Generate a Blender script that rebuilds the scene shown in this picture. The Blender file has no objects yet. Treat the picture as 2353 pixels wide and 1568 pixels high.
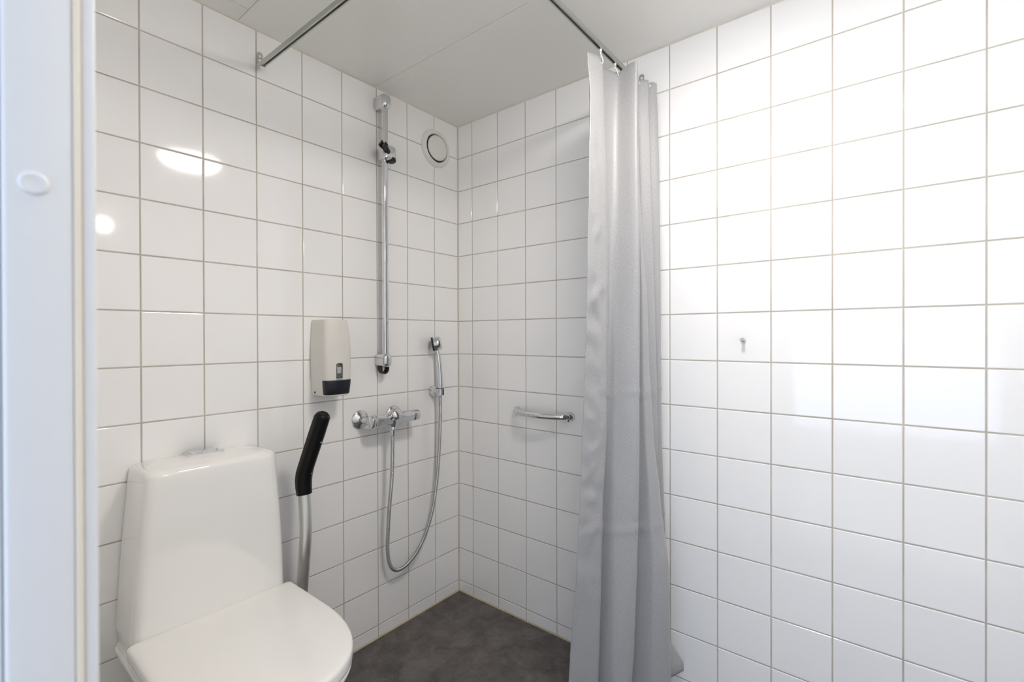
import bpy, bmesh, math, random
from mathutils import Vector, Matrix, noise

random.seed(7)
S = bpy.context.scene
COL = S.collection
PI = math.pi

# ------------------------------------------------------------------ camera
# Room axes: the far corner is the origin; the left wall is x = 0, the right wall is y = 0, floor z = 0.
FPX, YAW, PITCH, ROLL = 1089.64, 0.67413, -0.00432, -0.00275
cd = bpy.data.cameras.new('camera')
cam = bpy.data.objects.new('camera', cd)
COL.objects.link(cam)
S.camera = cam
fw = Vector((-math.sin(YAW) * math.cos(PITCH), math.cos(YAW) * math.cos(PITCH), math.sin(PITCH)))
rt0 = Vector((math.cos(YAW), math.sin(YAW), 0))
up0 = rt0.cross(fw)
rt = rt0 * math.cos(ROLL) + up0 * math.sin(ROLL)
up = -rt0 * math.sin(ROLL) + up0 * math.cos(ROLL)
m = Matrix((rt, up, -fw)).transposed().to_4x4()
m.translation = Vector((1.59396, -1.59705, 1.20098))
cam.matrix_world = m
cd.sensor_width = 36
cd.sensor_fit = 'HORIZONTAL'
cd.lens = FPX * 36 / 2353
cd.shift_x = 2.566 / 2353
cd.shift_y = -4.754 / 2353
cd.clip_start = 0.01
cd.dof.use_dof = True
cd.dof.focus_distance = 1.75
cd.dof.aperture_fstop = 5.0

# ------------------------------------------------------------------ world, daylight, exposure
w = bpy.data.worlds.new('world')
S.world = w
w.use_nodes = True
w.node_tree.nodes['Background'].inputs[0].default_value = (0.62, 0.76, 1.0, 1)
w.node_tree.nodes['Background'].inputs[1].default_value = 1.0
S.view_settings.view_transform = 'Standard'
S.view_settings.look = 'None'
S.view_settings.gamma = 1
S.view_settings.use_curve_mapping = False
S.view_settings.exposure = 0.0
S.cycles.max_bounces = 12
S.cycles.use_light_tree = False
S.cycles.diffuse_bounces = 10
S.cycles.glossy_bounces = 4
S.cycles.transmission_bounces = 4
S.cycles.caustics_reflective = False
S.cycles.caustics_refractive = False
S.cycles.sample_clamp_indirect = 6.0
S.cycles.use_adaptive_sampling = True
S.cycles.adaptive_threshold = 0.12
S.cycles.adaptive_min_samples = 16
LAMP_STRENGTH = 73.0
MIRROR_STRENGTH = 40.0
DAY_WATTS = 52.0

# daylight coming in through the window of the room outside the door
ad = bpy.data.lights.new('daylight', 'AREA')
ad.shape = 'RECTANGLE'
ad.size, ad.size_y = 3.3, 1.9
ad.color = (0.66, 0.79, 1.0)
ad.energy = DAY_WATTS
ao = bpy.data.objects.new('daylight', ad)
COL.objects.link(ao)
ao.location = (1.55, -3.585, 1.30)
ao.rotation_euler = (PI / 2, 0, 0)      # shines along +y


# ------------------------------------------------------------------ materials
def nodes_of(mat):
    mat.use_nodes = True
    nt = mat.node_tree
    return nt, nt.nodes['Principled BSDF']


def mat(name, col, rough=0.5, metal=0.0, spec=0.5, coat=0.0, noise_amt=0.0, noise_scale=20.0, bump=0.0, bump_scale=60.0,
        vary=0.0, coat_rough=0.03):
    m_ = bpy.data.materials.new(name)
    nt, b = nodes_of(m_)
    c = (*col, 1)
    b.inputs['Base Color'].default_value = c
    b.inputs['Roughness'].default_value = rough
    b.inputs['Metallic'].default_value = metal
    b.inputs['Specular IOR Level'].default_value = spec
    b.inputs['Coat Weight'].default_value = coat
    b.inputs['Coat Roughness'].default_value = coat_rough
    N, Lk = nt.nodes, nt.links
    if noise_amt or bump or vary:
        tc = N.new('ShaderNodeTexCoord')
    if noise_amt or vary:
        hsv = N.new('ShaderNodeHueSaturation')
        hsv.inputs['Color'].default_value = c
        Lk.new(hsv.outputs[0], b.inputs['Base Color'])
        add = N.new('ShaderNodeMath'); add.operation = 'ADD'
        add.inputs[0].default_value = 1.0; add.inputs[1].default_value = 0.0
        if noise_amt:
            n1 = N.new('ShaderNodeTexNoise')
            n1.inputs['Scale'].default_value = noise_scale
            n1.inputs['Detail'].default_value = 5
            Lk.new(tc.outputs['Object'], n1.inputs['Vector'])
            mr = N.new('ShaderNodeMapRange')
            mr.inputs[1].default_value = 0.25; mr.inputs[2].default_value = 0.75
            mr.inputs[3].default_value = 1 - noise_amt; mr.inputs[4].default_value = 1 + noise_amt
            Lk.new(n1.outputs[0], mr.inputs[0])
            Lk.new(mr.outputs[0], add.inputs[0])
        if vary:
            oi = N.new('ShaderNodeObjectInfo')
            mr2 = N.new('ShaderNodeMapRange')
            mr2.inputs[3].default_value = -vary; mr2.inputs[4].default_value = vary
            Lk.new(oi.outputs['Random'], mr2.inputs[0])
            Lk.new(mr2.outputs[0], add.inputs[1])
        Lk.new(add.outputs[0], hsv.inputs['Value'])
    if bump:
        n2 = N.new('ShaderNodeTexNoise')
        n2.inputs['Scale'].default_value = bump_scale
        n2.inputs['Detail'].default_value = 2
        Lk.new(tc.outputs['Object'], n2.inputs['Vector'])
        bp = N.new('ShaderNodeBump')
        bp.inputs['Strength'].default_value = bump
        bp.inputs['Distance'].default_value = 0.002
        Lk.new(n2.outputs[0], bp.inputs['Height'])
        Lk.new(bp.outputs[0], b.inputs['Normal'])
    return m_


M = {}
M['tile'] = mat('glazed_white_tile', (0.90, 0.893, 0.88), rough=0.07, spec=0.55, vary=0.006, bump=0.05, bump_scale=9)
M['grout'] = mat('warm_grey_grout', (0.50, 0.46, 0.40), rough=0.9, noise_amt=0.16, noise_scale=9)
M['sealant'] = mat('yellowed_sealant', (0.52, 0.42, 0.27), rough=0.5, noise_amt=0.25, noise_scale=14)
M['corner'] = mat('beige_corner_sealant', (0.70, 0.64, 0.54), rough=0.5, noise_amt=0.15, noise_scale=7)
M['ceiling'] = mat('painted_metal_ceiling', (0.80, 0.79, 0.76), rough=0.22, spec=0.5)
M['ceil_gap'] = mat('ceiling_seam', (0.30, 0.28, 0.24), rough=0.8, noise_amt=0.1)
M['hallwall'] = mat('painted_hall_wall', (0.80, 0.80, 0.79), rough=0.6, bump=0.1, bump_scale=90)
M['hallfloor'] = mat('hall_floor', (0.55, 0.47, 0.38), rough=0.4, noise_amt=0.2, noise_scale=4)
M['porcelain'] = mat('white_porcelain', (0.85, 0.84, 0.815), rough=0.06, spec=0.55, coat=0.3)
M['seat'] = mat('white_seat_plastic', (0.85, 0.84, 0.815), rough=0.16, spec=0.5, noise_amt=0.012, noise_scale=6)
M['chrome'] = mat('polished_chrome', (0.72, 0.73, 0.74), rough=0.05, metal=1.0)
M['brushed'] = mat('satin_aluminium', (0.82, 0.82, 0.80), rough=0.38, metal=1.0, bump=0.03, bump_scale=250)
M['alu'] = mat('anodised_aluminium', (0.52, 0.54, 0.50), rough=0.30, metal=1.0)
M['black'] = mat('matt_black_plastic', (0.004, 0.004, 0.004), rough=0.40, spec=0.22, bump=0.03, bump_scale=300)
M['darkplastic'] = mat('charcoal_plastic', (0.020, 0.020, 0.019), rough=0.5, spec=0.35)
M['navy'] = mat('blue_black_plastic', (0.010, 0.011, 0.017), rough=0.38, spec=0.4)
M['dispenser'] = mat('grey_beige_plastic', (0.68, 0.66, 0.615), rough=0.38, spec=0.4, noise_amt=0.01)
M['vent'] = mat('cream_white_metal', (0.76, 0.75, 0.715), rough=0.4)
M['vent_shade'] = mat('painted_duct_shade', (0.06, 0.056, 0.05), rough=0.9, noise_amt=0.1)  # shade inside the valve opening, put into a dark colour
M['frame'] = mat('white_door_paint', (0.72, 0.72, 0.725), rough=0.35, bump=0.05, bump_scale=40)
M['cream'] = mat('cream_wood_edge', (0.78, 0.70, 0.58), rough=0.5, noise_amt=0.05, noise_scale=5)
M['whiteplastic'] = mat('white_nylon', (0.78, 0.77, 0.74), rough=0.35, noise_amt=0.01)
M['bottle'] = mat('grey_bottle', (0.10, 0.11, 0.10), rough=0.3, noise_amt=0.1, noise_scale=60)
M['paper'] = mat('grey_bottle_label', (0.42, 0.43, 0.41), rough=0.6, noise_amt=0.25, noise_scale=260)


def clear_plastic(name, tint, rough=0.08):
    m_ = bpy.data.materials.new(name)
    nt, b = nodes_of(m_)
    b.inputs['Base Color'].default_value = (*tint, 1)
    b.inputs['Roughness'].default_value = rough
    b.inputs['Transmission Weight'].default_value = 1.0
    b.inputs['IOR'].default_value = 1.45
    return m_


M['clear'] = clear_plastic('clear_plastic', (0.92, 0.92, 0.9))
M['clearhook'] = clear_plastic('milky_clear_plastic', (0.95, 0.95, 0.95), 0.25)


def emitter(name, col, strength):
    m_ = bpy.data.materials.new(name)
    nt, b = nodes_of(m_)
    b.inputs['Base Color'].default_value = (0.9, 0.9, 0.9, 1)
    b.inputs['Emission Color'].default_value = (*col, 1)
    b.inputs['Emission Strength'].default_value = strength
    return m_


M['lamp'] = emitter('opal_lamp_glass', (1.0, 0.935, 0.875), LAMP_STRENGTH)
M['mirrorlamp'] = emitter('opal_mirror_lamp', (1.0, 0.945, 0.88), MIRROR_STRENGTH)


def make_floor_mat():
    m_ = bpy.data.materials.new('dark_grey_slate_vinyl')
    nt, b = nodes_of(m_)
    N, Lk = nt.nodes, nt.links
    geo = N.new('ShaderNodeNewGeometry')
    n1 = N.new('ShaderNodeTexNoise'); n1.inputs['Scale'].default_value = 14; n1.inputs['Detail'].default_value = 8
    n1.inputs['Roughness'].default_value = 0.65; n1.inputs['Distortion'].default_value = 0.6
    n2 = N.new('ShaderNodeTexNoise'); n2.inputs['Scale'].default_value = 160; n2.inputs['Detail'].default_value = 4
    Lk.new(geo.outputs['Position'], n1.inputs['Vector']); Lk.new(geo.outputs['Position'], n2.inputs['Vector'])
    oi = N.new('ShaderNodeObjectInfo')
    a = N.new('ShaderNodeMath'); a.operation = 'MULTIPLY_ADD'
    Lk.new(n2.outputs[0], a.inputs[0]); a.inputs[1].default_value = 0.35
    Lk.new(n1.outputs[0], a.inputs[2])
    a2 = N.new('ShaderNodeMath'); a2.operation = 'MULTIPLY_ADD'
    Lk.new(oi.outputs['Random'], a2.inputs[0]); a2.inputs[1].default_value = 0.10
    Lk.new(a.outputs[0], a2.inputs[2])
    cr = N.new('ShaderNodeValToRGB')
    cr.color_ramp.elements[0].position = 0.48; cr.color_ramp.elements[0].color = (0.062, 0.056, 0.052, 1)
    cr.color_ramp.elements[1].position = 0.95; cr.color_ramp.elements[1].color = (0.165, 0.148, 0.137, 1)
    Lk.new(a2.outputs[0], cr.inputs[0]); Lk.new(cr.outputs[0], b.inputs['Base Color'])
    b.inputs['Roughness'].default_value = 0.55
    b.inputs['Specular IOR Level'].default_value = 0.35
    bp = N.new('ShaderNodeBump'); bp.inputs['Strength'].default_value = 0.25; bp.inputs['Distance'].default_value = 0.001
    Lk.new(n2.outputs[0], bp.inputs['Height']); Lk.new(bp.outputs[0], b.inputs['Normal'])
    return m_


M['vinyl'] = make_floor_mat()
M['vinylgap'] = mat('dark_floor_joint', (0.15, 0.138, 0.122), rough=0.7, noise_amt=0.2, noise_scale=30)


def make_fabric():
    m_ = bpy.data.materials.new('grey_melange_woven_polyester')
    nt, b = nodes_of(m_)
    N, Lk = nt.nodes, nt.links
    uv = N.new('ShaderNodeUVMap')
    outs = []
    for sc in ((1200, 150, 1), (150, 1100, 1)):
        mp = N.new('ShaderNodeMapping'); mp.inputs['Scale'].default_value = sc
        Lk.new(uv.outputs[0], mp.inputs['Vector'])
        n1 = N.new('ShaderNodeTexNoise'); n1.inputs['Scale'].default_value = 1.0; n1.inputs['Detail'].default_value = 3
        Lk.new(mp.outputs[0], n1.inputs['Vector'])
        outs.append(n1.outputs[0])
    a = N.new('ShaderNodeMath'); a.operation = 'ADD'
    Lk.new(outs[0], a.inputs[0]); Lk.new(outs[1], a.inputs[1])
    cr = N.new('ShaderNodeValToRGB')
    cr.color_ramp.elements[0].position = 0.72; cr.color_ramp.elements[0].color = (0.332, 0.332, 0.336, 1)
    cr.color_ramp.elements[1].position = 1.28; cr.color_ramp.elements[1].color = (0.50, 0.498, 0.50, 1)
    mr = N.new('ShaderNodeMapRange'); mr.inputs[1].default_value = 0.72; mr.inputs[2].default_value = 1.28
    Lk.new(a.outputs[0], mr.inputs[0])
    cr.color_ramp.elements[0].position = 0.0; cr.color_ramp.elements[1].position = 1.0
    Lk.new(mr.outputs[0], cr.inputs[0])
    Lk.new(cr.outputs[0], b.inputs['Base Color'])
    b.inputs['Roughness'].default_value = 0.40
    b.inputs['Specular IOR Level'].default_value = 0.6
    b.inputs['Sheen Weight'].default_value = 0.25
    b.inputs['Sheen Roughness'].default_value = 0.4
    bp = N.new('ShaderNodeBump'); bp.inputs['Strength'].default_value = 0.35; bp.inputs['Distance'].default_value = 0.0006
    Lk.new(a.outputs[0], bp.inputs['Height']); Lk.new(bp.outputs[0], b.inputs['Normal'])
    tr = N.new('ShaderNodeBsdfTranslucent'); Lk.new(cr.outputs[0], tr.inputs[0])
    mx = N.new('ShaderNodeMixShader'); mx.inputs[0].default_value = 0.18
    out = N['Material Output']
    Lk.new(b.outputs[0], mx.inputs[1]); Lk.new(tr.outputs[0], mx.inputs[2]); Lk.new(mx.outputs[0], out.inputs[0])
    return m_


M['fabric'] = make_fabric()


def make_hose_mat():
    return mat('ribbed_steel_hose', (0.50, 0.50, 0.50), rough=0.22, metal=1.0, noise_amt=0.03)


M['hose'] = make_hose_mat()


# ------------------------------------------------------------------ mesh helpers
def mesh_obj(name, verts, faces, material, parent=None, smooth=None, data=None):
    if data is None:
        data = bpy.data.meshes.new(name)
        data.from_pydata([tuple(v) for v in verts], [], faces)
        data.validate()
        if material:
            data.materials.append(M[material])
        if smooth is not None:
            data.shade_smooth()
            if smooth < 179:
                data.set_sharp_from_angle(angle=math.radians(smooth))
    o = bpy.data.objects.new(name, data)
    COL.objects.link(o)
    if parent:
        o.parent = parent
    return o


def fix_normals(o):
    bm = bmesh.new(); bm.from_mesh(o.data)
    bmesh.ops.recalc_face_normals(bm, faces=bm.faces)
    bm.to_mesh(o.data); bm.free()
    return o


def thing(name, label, cat, loc=(0, 0, 0), group=None):
    o = bpy.data.objects.new(name, None)
    o.empty_display_size = 0.05
    COL.objects.link(o)
    o.location = loc
    o['label'] = label
    o['category'] = cat
    if group:
        o['group'] = group
    return o


class MB:
    """collects geometry in coordinates relative to an origin"""
    def __init__(self, origin=(0, 0, 0)):
        self.v, self.f, self.o = [], [], Vector(origin)

    def add(self, verts, faces):
        k = len(self.v)
        self.v += [Vector(x) - self.o for x in verts]
        self.f += [tuple(i + k for i in f) for f in faces]
        return self

    def box(self, x0, x1, y0, y1, z0, z1):
        vs = [(x, y, z) for x in (x0, x1) for y in (y0, y1) for z in (z0, z1)]
        return self.add(vs, [(0, 1, 3, 2), (4, 6, 7, 5), (0, 4, 5, 1), (2, 3, 7, 6), (0, 2, 6, 4), (1, 5, 7, 3)])

    def loft(self, rings, cap0=True, cap1=True, closed=True):
        n = len(rings[0])
        vs = [p for r in rings for p in r]
        fs = []
        for i in range(len(rings) - 1):
            for j in range(n if closed else n - 1):
                a, b = i * n + j, i * n + (j + 1) % n
                fs.append((a, b, b + n, a + n))
        if cap0:
            fs.append(tuple(reversed(range(n))))
        if cap1:
            fs.append(tuple(range((len(rings) - 1) * n, len(rings) * n)))
        return self.add(vs, fs)

    def lathe(self, base, axis, profile, n=32, cap0=True, cap1=True):
        """profile: (distance along axis, radius)"""
        base, axis = Vector(base), Vector(axis).normalized()
        u = axis.orthogonal().normalized(); v = axis.cross(u)
        rings = []
        for t, r in profile:
            c = base + axis * t
            rings.append([c + (u * math.cos(2 * PI * k / n) + v * math.sin(2 * PI * k / n)) * max(r, 1e-5) for k in range(n)])
        return self.loft(rings, cap0, cap1)

    def sweep(self, path, prof, up=(0, 0, 1), caps=True):
        """prof(i) -> list of (a, b) offsets along side and up vectors"""
        path = [Vector(p) for p in path]
        rings = []
        side = None
        for i, p in enumerate(path):
            t = (path[min(i + 1, len(path) - 1)] - path[max(i - 1, 0)]).normalized()
            if side is None:
                side = t.cross(Vector(up))
                if side.length < 1e-4:
                    side = t.orthogonal()
                side.normalize()
            else:
                side = (side - t * side.dot(t)).normalized()
            nrm = side.cross(t).normalized()
            rings.append([p + side * a + nrm * b for a, b in prof(i)])
        return self.loft(rings, caps, caps)

    def tube(self, path, r, n=16, up=(0, 0, 1), caps=True):
        rr = r if callable(r) else (lambda i: r)
        return self.sweep(path, lambda i: [(rr(i) * math.cos(2 * PI * k / n), rr(i) * math.sin(2 * PI * k / n)) for k in range(n)], up, caps)

    def torus(self, c, axis, R, r, n=24, k=10):
        c, axis = Vector(c), Vector(axis).normalized()
        u = axis.orthogonal().normalized(); v = axis.cross(u)
        vs, fs = [], []
        for i in range(n):
            a = 2 * PI * i / n
            d = u * math.cos(a) + v * math.sin(a)
            for j in range(k):
                b = 2 * PI * j / k
                vs.append(c + d * (R + r * math.cos(b)) + axis * r * math.sin(b))
        for i in range(n):
            for j in range(k):
                fs.append((i * k + j, ((i + 1) % n) * k + j, ((i + 1) % n) * k + (j + 1) % k, i * k + (j + 1) % k))
        return self.add(vs, fs)

    def build(self, name, material, parent=None, smooth=35, bevel=0, seg=3, bevel_angle=40):
        o = mesh_obj(name, self.v, self.f, material, parent)
        bm = bmesh.new(); bm.from_mesh(o.data)
        bmesh.ops.recalc_face_normals(bm, faces=bm.faces)
        if bevel:
            es = [e for e in bm.edges if len(e.link_faces) == 2 and e.calc_face_angle(0) > math.radians(bevel_angle)]
            bmesh.ops.bevel(bm, geom=es, offset=bevel, segments=seg, profile=0.5, affect='EDGES', clamp_overlap=True)
        bm.to_mesh(o.data); bm.free()
        if smooth is not None:
            o.data.shade_smooth()
            if smooth < 179:
                o.data.set_sharp_from_angle(angle=math.radians(smooth))
        return o


def rrect(cx, cy, hx, hy, r, n=5):
    """rounded rectangle, counter-clockwise (x, y) points"""
    r = min(r, hx * 0.999, hy * 0.999)
    pts = []
    for sx, sy, a0 in ((1, 1, 0), (-1, 1, PI / 2), (-1, -1, PI), (1, -1, 3 * PI / 2)):
        for k in range(n + 1):
            a = a0 + PI / 2 * k / n
            pts.append((cx + sx * (hx - r) + r * math.cos(a), cy + sy * (hy - r) + r * math.sin(a)))
    return pts


def crom(pts, per=8):
    """Catmull-Rom through points"""
    P = [Vector(p) for p in pts]
    P = [P[0] * 2 - P[1]] + P + [P[-1] * 2 - P[-2]]
    out = []
    for i in range(1, len(P) - 2):
        for k in range(per):
            t = k / per
            a, b, c, d = P[i - 1], P[i], P[i + 1], P[i + 2]
            out.append(0.5 * ((2 * b) + (c - a) * t + (2 * a - 5 * b + 4 * c - d) * t * t + (3 * b - a - 3 * c + d) * t ** 3))
    out.append(P[-2])
    return out


# ------------------------------------------------------------------ the setting
H = 2.1925             # ceiling height
PZ = 0.153             # tile row pitch
XMAX, YMIN = 2.07, -1.52
DOOR_X0, DOOR_X1, DOOR_H = 1.16, 2.00, 2.06
JW = 0.0037            # joint width


def struct(o):
    o['kind'] = 'structure'
    return o


def tile_mesh(w_, h_):
    """a glazed tile lying in local x (width), z (height), its face towards local +y, back behind the joint"""
    b1, b2 = 0.0006, 0.0020
    rings = []
    for inset, y in ((0, -0.0040), (0, -0.0011), (b1, -0.0004), (b2, 0.0)):
        rings.append([(-w_ / 2 + inset, y, -h_ / 2 + inset), (w_ / 2 - inset, y, -h_ / 2 + inset),
                      (w_ / 2 - inset, y, h_ / 2 - inset), (-w_ / 2 + inset, y, h_ / 2 - inset)])
    mb = MB()
    mb.loft(rings, False, True)
    me = bpy.data.meshes.new('tile')
    me.from_pydata([tuple(v) for v in mb.v], [], mb.f)
    bm = bmesh.new(); bm.from_mesh(me)
    bmesh.ops.recalc_face_normals(bm, faces=bm.faces)
    for f in bm.faces:
        if f.calc_center_median().y < -0.003 or True:
            f.smooth = False
    cap = max(bm.faces, key=lambda f: f.calc_area())
    if cap.normal.y < 0:
        bmesh.ops.reverse_faces(bm, faces=bm.faces)
    bm.to_mesh(me); bm.free()
    me.materials.append(M['tile'])
    return me


_tm = {}


def tile_wall(wall, joints, place, rotz):
    """joints: list of column boundaries; place(s) -> position on the wall at distance s"""
    rows = [H - r * PZ for r in range(15)] + [0.0]
    for a, b in zip(joints[:-1], joints[1:]):
        for z1, z0 in zip(rows[:-1], rows[1:]):
            lo = 0.004 if z0 == 0.0 else JW / 2
            hi = 0.002 if z1 == H else JW / 2
            wd, ht = (b - a) - JW, (z1 - hi) - (z0 + lo)
            key = (round(wd, 4), round(ht, 4))
            if key not in _tm:
                _tm[key] = tile_mesh(*key)
            o = mesh_obj('tile', None, None, None, wall, data=_tm[key])
            x, y = place((a + b) / 2)
            o.location = (x, y, (z1 - hi + z0 + lo) / 2)
            o.rotation_euler = (random.gauss(0, 0.0011), 0, rotz + random.gauss(0, 0.0011))


GR = 0.0013            # the grout lies this far behind the glaze
left_joints = [0.0015] + [0.148 + 0.1527 * k for k in range(9)] + [1.518]
right_joints = [0.0015] + [0.0907 + 0.1531 * k for k in range(13)] + [XMAX]

wl = struct(MB().box(-0.06, -GR, YMIN - 0.1, 0.06, -0.02, H + 0.02).build('wall_left', 'grout', smooth=None))
tile_wall(wl, left_joints, lambda s: (0, -s), -PI / 2)
wr = struct(MB().box(-0.06, XMAX + 0.06, GR, 0.06, -0.02, H + 0.02).build('wall_right', 'grout', smooth=None))
tile_wall(wr, right_joints, lambda s: (s, 0), PI)

# the two walls behind the camera's view: tiled too, seen only in reflections
def make_grid_mat():
    m_ = bpy.data.materials.new('tiled_wall_pattern')
    nt, b = nodes_of(m_)
    N, Lk = nt.nodes, nt.links
    geo = N.new('ShaderNodeNewGeometry')
    sep = N.new('ShaderNodeSeparateXYZ'); Lk.new(geo.outputs['Position'], sep.inputs[0])
    sm = N.new('ShaderNodeMath'); sm.operation = 'ADD'
    Lk.new(sep.outputs[0], sm.inputs[0]); Lk.new(sep.outputs[1], sm.inputs[1])
    res = []
    for src in (sm.outputs[0], sep.outputs[2]):
        md = N.new('ShaderNodeMath'); md.operation = 'PINGPONG'; md.inputs[1].default_value = PZ / 2
        Lk.new(src, md.inputs[0])
        lt = N.new('ShaderNodeMath'); lt.operation = 'LESS_THAN'; lt.inputs[1].default_value = JW / 2
        Lk.new(md.outputs[0], lt.inputs[0]); res.append(lt.outputs[0])
    mx = N.new('ShaderNodeMath'); mx.operation = 'MAXIMUM'
    Lk.new(res[0], mx.inputs[0]); Lk.new(res[1], mx.inputs[1])
    mc = N.new('ShaderNodeMixRGB')
    mc.inputs[1].default_value = (0.90, 0.893, 0.88, 1); mc.inputs[2].default_value = (0.50, 0.46, 0.40, 1)
    Lk.new(mx.outputs[0], mc.inputs[0]); Lk.new(mc.outputs[0], b.inputs['Base Color'])
    b.inputs['Roughness'].default_value = 0.12
    return m_


M['grid'] = make_grid_mat()
struct(MB().box(XMAX, XMAX + 0.08, YMIN - 0.1, 0.0, -0.02, H + 0.02).build('wall_mirror_side', 'grid', smooth=None))
wd_ = MB()
wd_.box(0.0, DOOR_X0 - 0.05, YMIN - 0.1, YMIN, -0.02, H + 0.02)
wd_.box(DOOR_X1 + 0.05, XMAX, YMIN - 0.1, YMIN, -0.02, H + 0.02)
wd_.box(DOOR_X0 - 0.05, DOOR_X1 + 0.05, YMIN - 0.1, YMIN, DOOR_H + 0.05, H + 0.02)
struct(wd_.build('wall_door_side', 'grid', smooth=None))

# floor: sheet of slate-look vinyl with embossed tiles
fl = struct(MB().box(-0.02, XMAX + 0.02, YMIN - 0.12, 0.02, -0.06, -0.0009).build('floor', 'vinylgap', smooth=None))
FP, F0, FG = 0.1035, 0.104, 0.0016
fx = [0.0] + [F0 + FP * k for k in range(19)] + [XMAX]
fy = [0.0] + [F0 + FP * k for k in range(14)] + [-YMIN]
_fm = {}
for x0, x1 in zip(fx[:-1], fx[1:]):
    for y0, y1 in zip(fy[:-1], fy[1:]):
        key = (round(x1 - x0 - FG, 4), round(y1 - y0 - FG, 4))
        if key not in _fm:
            a, b = key[0] / 2, key[1] / 2
            rings = [[(sx * (a - i), sy * (b - i), z) for sx, sy in ((-1, -1), (1, -1), (1, 1), (-1, 1))]
                     for i, z in ((0, -0.002), (0, -0.0005), (0.0012, 0.0))]
            mb = MB(); mb.loft(rings, False, True)
            me = bpy.data.meshes.new('floor_tile'); me.from_pydata([tuple(v) for v in mb.v], [], mb.f)
            me.materials.append(M['vinyl']); _fm[key] = me
        o = mesh_obj('floor_tile', None, None, None, fl, data=_fm[key])
        o.location = ((x0 + x1) / 2, -(y0 + y1) / 2, 0)

# ceiling: long painted panels with fine seams
ce = struct(MB().box(-0.02, XMAX + 0.02, YMIN - 0.02, 0.02, H + 0.003, H + 0.06).build('ceiling', 'ceil_gap', smooth=None))
g = 0.0006
for x0, x1, y0, y1 in ((0.0, XMAX, -0.461, 0.0), (0.0, XMAX, -0.967, -0.461),
                       (0.0, 0.081, YMIN, -0.967), (0.081, XMAX, YMIN, -0.967)):
    MB().box(x0 + g, x1 - g, y0 + g, y1 - g, H, H + 0.0029).build('ceiling_panel', 'ceiling', ce, smooth=None, bevel=0.0005, seg=1)

# sealant and trim lines
def strip(name, pts, r, matn):
    return struct(MB().tube(pts, r, n=8, up=(0.3, 0.2, 1)).build(name, matn, smooth=60))


strip('trim_1', [(0.0003, 0, H - 0.0008), (0.0003, YMIN, H - 0.0008)], 0.0028, 'corner')
strip('trim_2', [(0, -0.0003, H - 0.0008), (XMAX, -0.0003, H - 0.0008)], 0.0028, 'corner')
strip('trim_3', [(0.0006, -0.0006, 0.002), (0.0006, -0.0006, H)], 0.0026, 'corner')
strip('trim_4', [(0.0010, 0, 0.0012), (0.0010, YMIN, 0.0012)], 0.0036, 'sealant')
strip('trim_5', [(0, -0.0010, 0.0012), (XMAX, -0.0010, 0.0012)], 0.0036, 'sealant')

# the room outside the door, with its window
HY = -3.6
struct(MB().box(-0.6, 3.6, HY - 0.1, YMIN - 0.1, -0.08, -0.002).build('floor_hall', 'hallfloor', smooth=None))
struct(MB().box(-0.6, 3.6, HY - 0.1, YMIN - 0.1, 2.5, 2.56).build('ceiling_hall', 'hallwall', smooth=None))
struct(MB().box(-0.68, -0.6, HY - 0.1, YMIN - 0.1, 0, 2.5).build('wall_hall_left', 'hallwall', smooth=None))
struct(MB().box(3.6, 3.68, HY - 0.1, YMIN - 0.1, 0, 2.5).build('wall_hall_right', 'hallwall', smooth=None))
hb = MB()
WX0, WX1, WZ0, WZ1 = -0.15, 3.25, 0.30, 2.30
hb.box(-0.6, WX0, HY - 0.12, HY, 0, 2.5); hb.box(WX1, 3.6, HY - 0.12, HY, 0, 2.5)
hb.box(WX0, WX1, HY - 0.12, HY, 0, WZ0); hb.box(WX0, WX1, HY - 0.12, HY, WZ1, 2.5)
struct(hb.build('wall_hall_back', 'hallwall', smooth=None))
hf = MB()
hf.box(-0.6, -0.06, YMIN - 0.1, YMIN, 0, 2.5); hf.box(XMAX + 0.08, 3.6, YMIN - 0.1, YMIN, 0, 2.5)
struct(hf.build('wall_hall_front', 'hallwall', smooth=None))
wn = struct(MB().box(WX0, WX0 + 0.05, HY - 0.08, HY - 0.03, WZ0, WZ1).build('window_1', 'frame', smooth=None))
for b6 in ((WX1 - 0.05, WX1, HY - 0.08, HY - 0.03, WZ0, WZ1), (WX0 + 0.05, WX1 - 0.05, HY - 0.08, HY - 0.03, WZ0, WZ0 + 0.05), (WX0 + 0.05, WX1 - 0.05, HY - 0.08, HY - 0.03, WZ1 - 0.05, WZ1)):
    MB().box(*b6).build('window_frame', 'frame', wn, smooth=None)

# door frame around the camera's doorway
df = bpy.data.objects.new('door_1', None); COL.objects.link(df); df.location = (DOOR_X0, YMIN, 0); struct(df)
O = (DOOR_X0, YMIN, 0)
MB(O).box(DOOR_X0 - 0.05, DOOR_X0, -1.563, -1.5305, 0, DOOR_H).build('door_stop', 'frame', df, bevel=0.0012, seg=3)
MB(O).box(DOOR_X0 - 0.05, DOOR_X0 - 0.016, -1.64, -1.5635, 0, DOOR_H).build('door_rebate', 'frame', df, bevel=0.001, seg=2)
MB(O).box(DOOR_X0 - 0.05, DOOR_X0 + 0.0006, -1.5303, -1.5262, 0, DOOR_H).build('edge_strip', 'cream', df, bevel=0.0008, seg=2)
MB(O).box(DOOR_X0 - 0.05, DOOR_X0 - 0.0012, -1.5260, -1.5178, 0, DOOR_H).build('corner_trim', 'frame', df, bevel=0.0022, seg=4)
MB(O).box(DOOR_X1, DOOR_X1 + 0.05, -1.64, -1.518, 0, DOOR_H).build('door_jamb', 'frame', df, bevel=0.001, seg=2)
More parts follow.
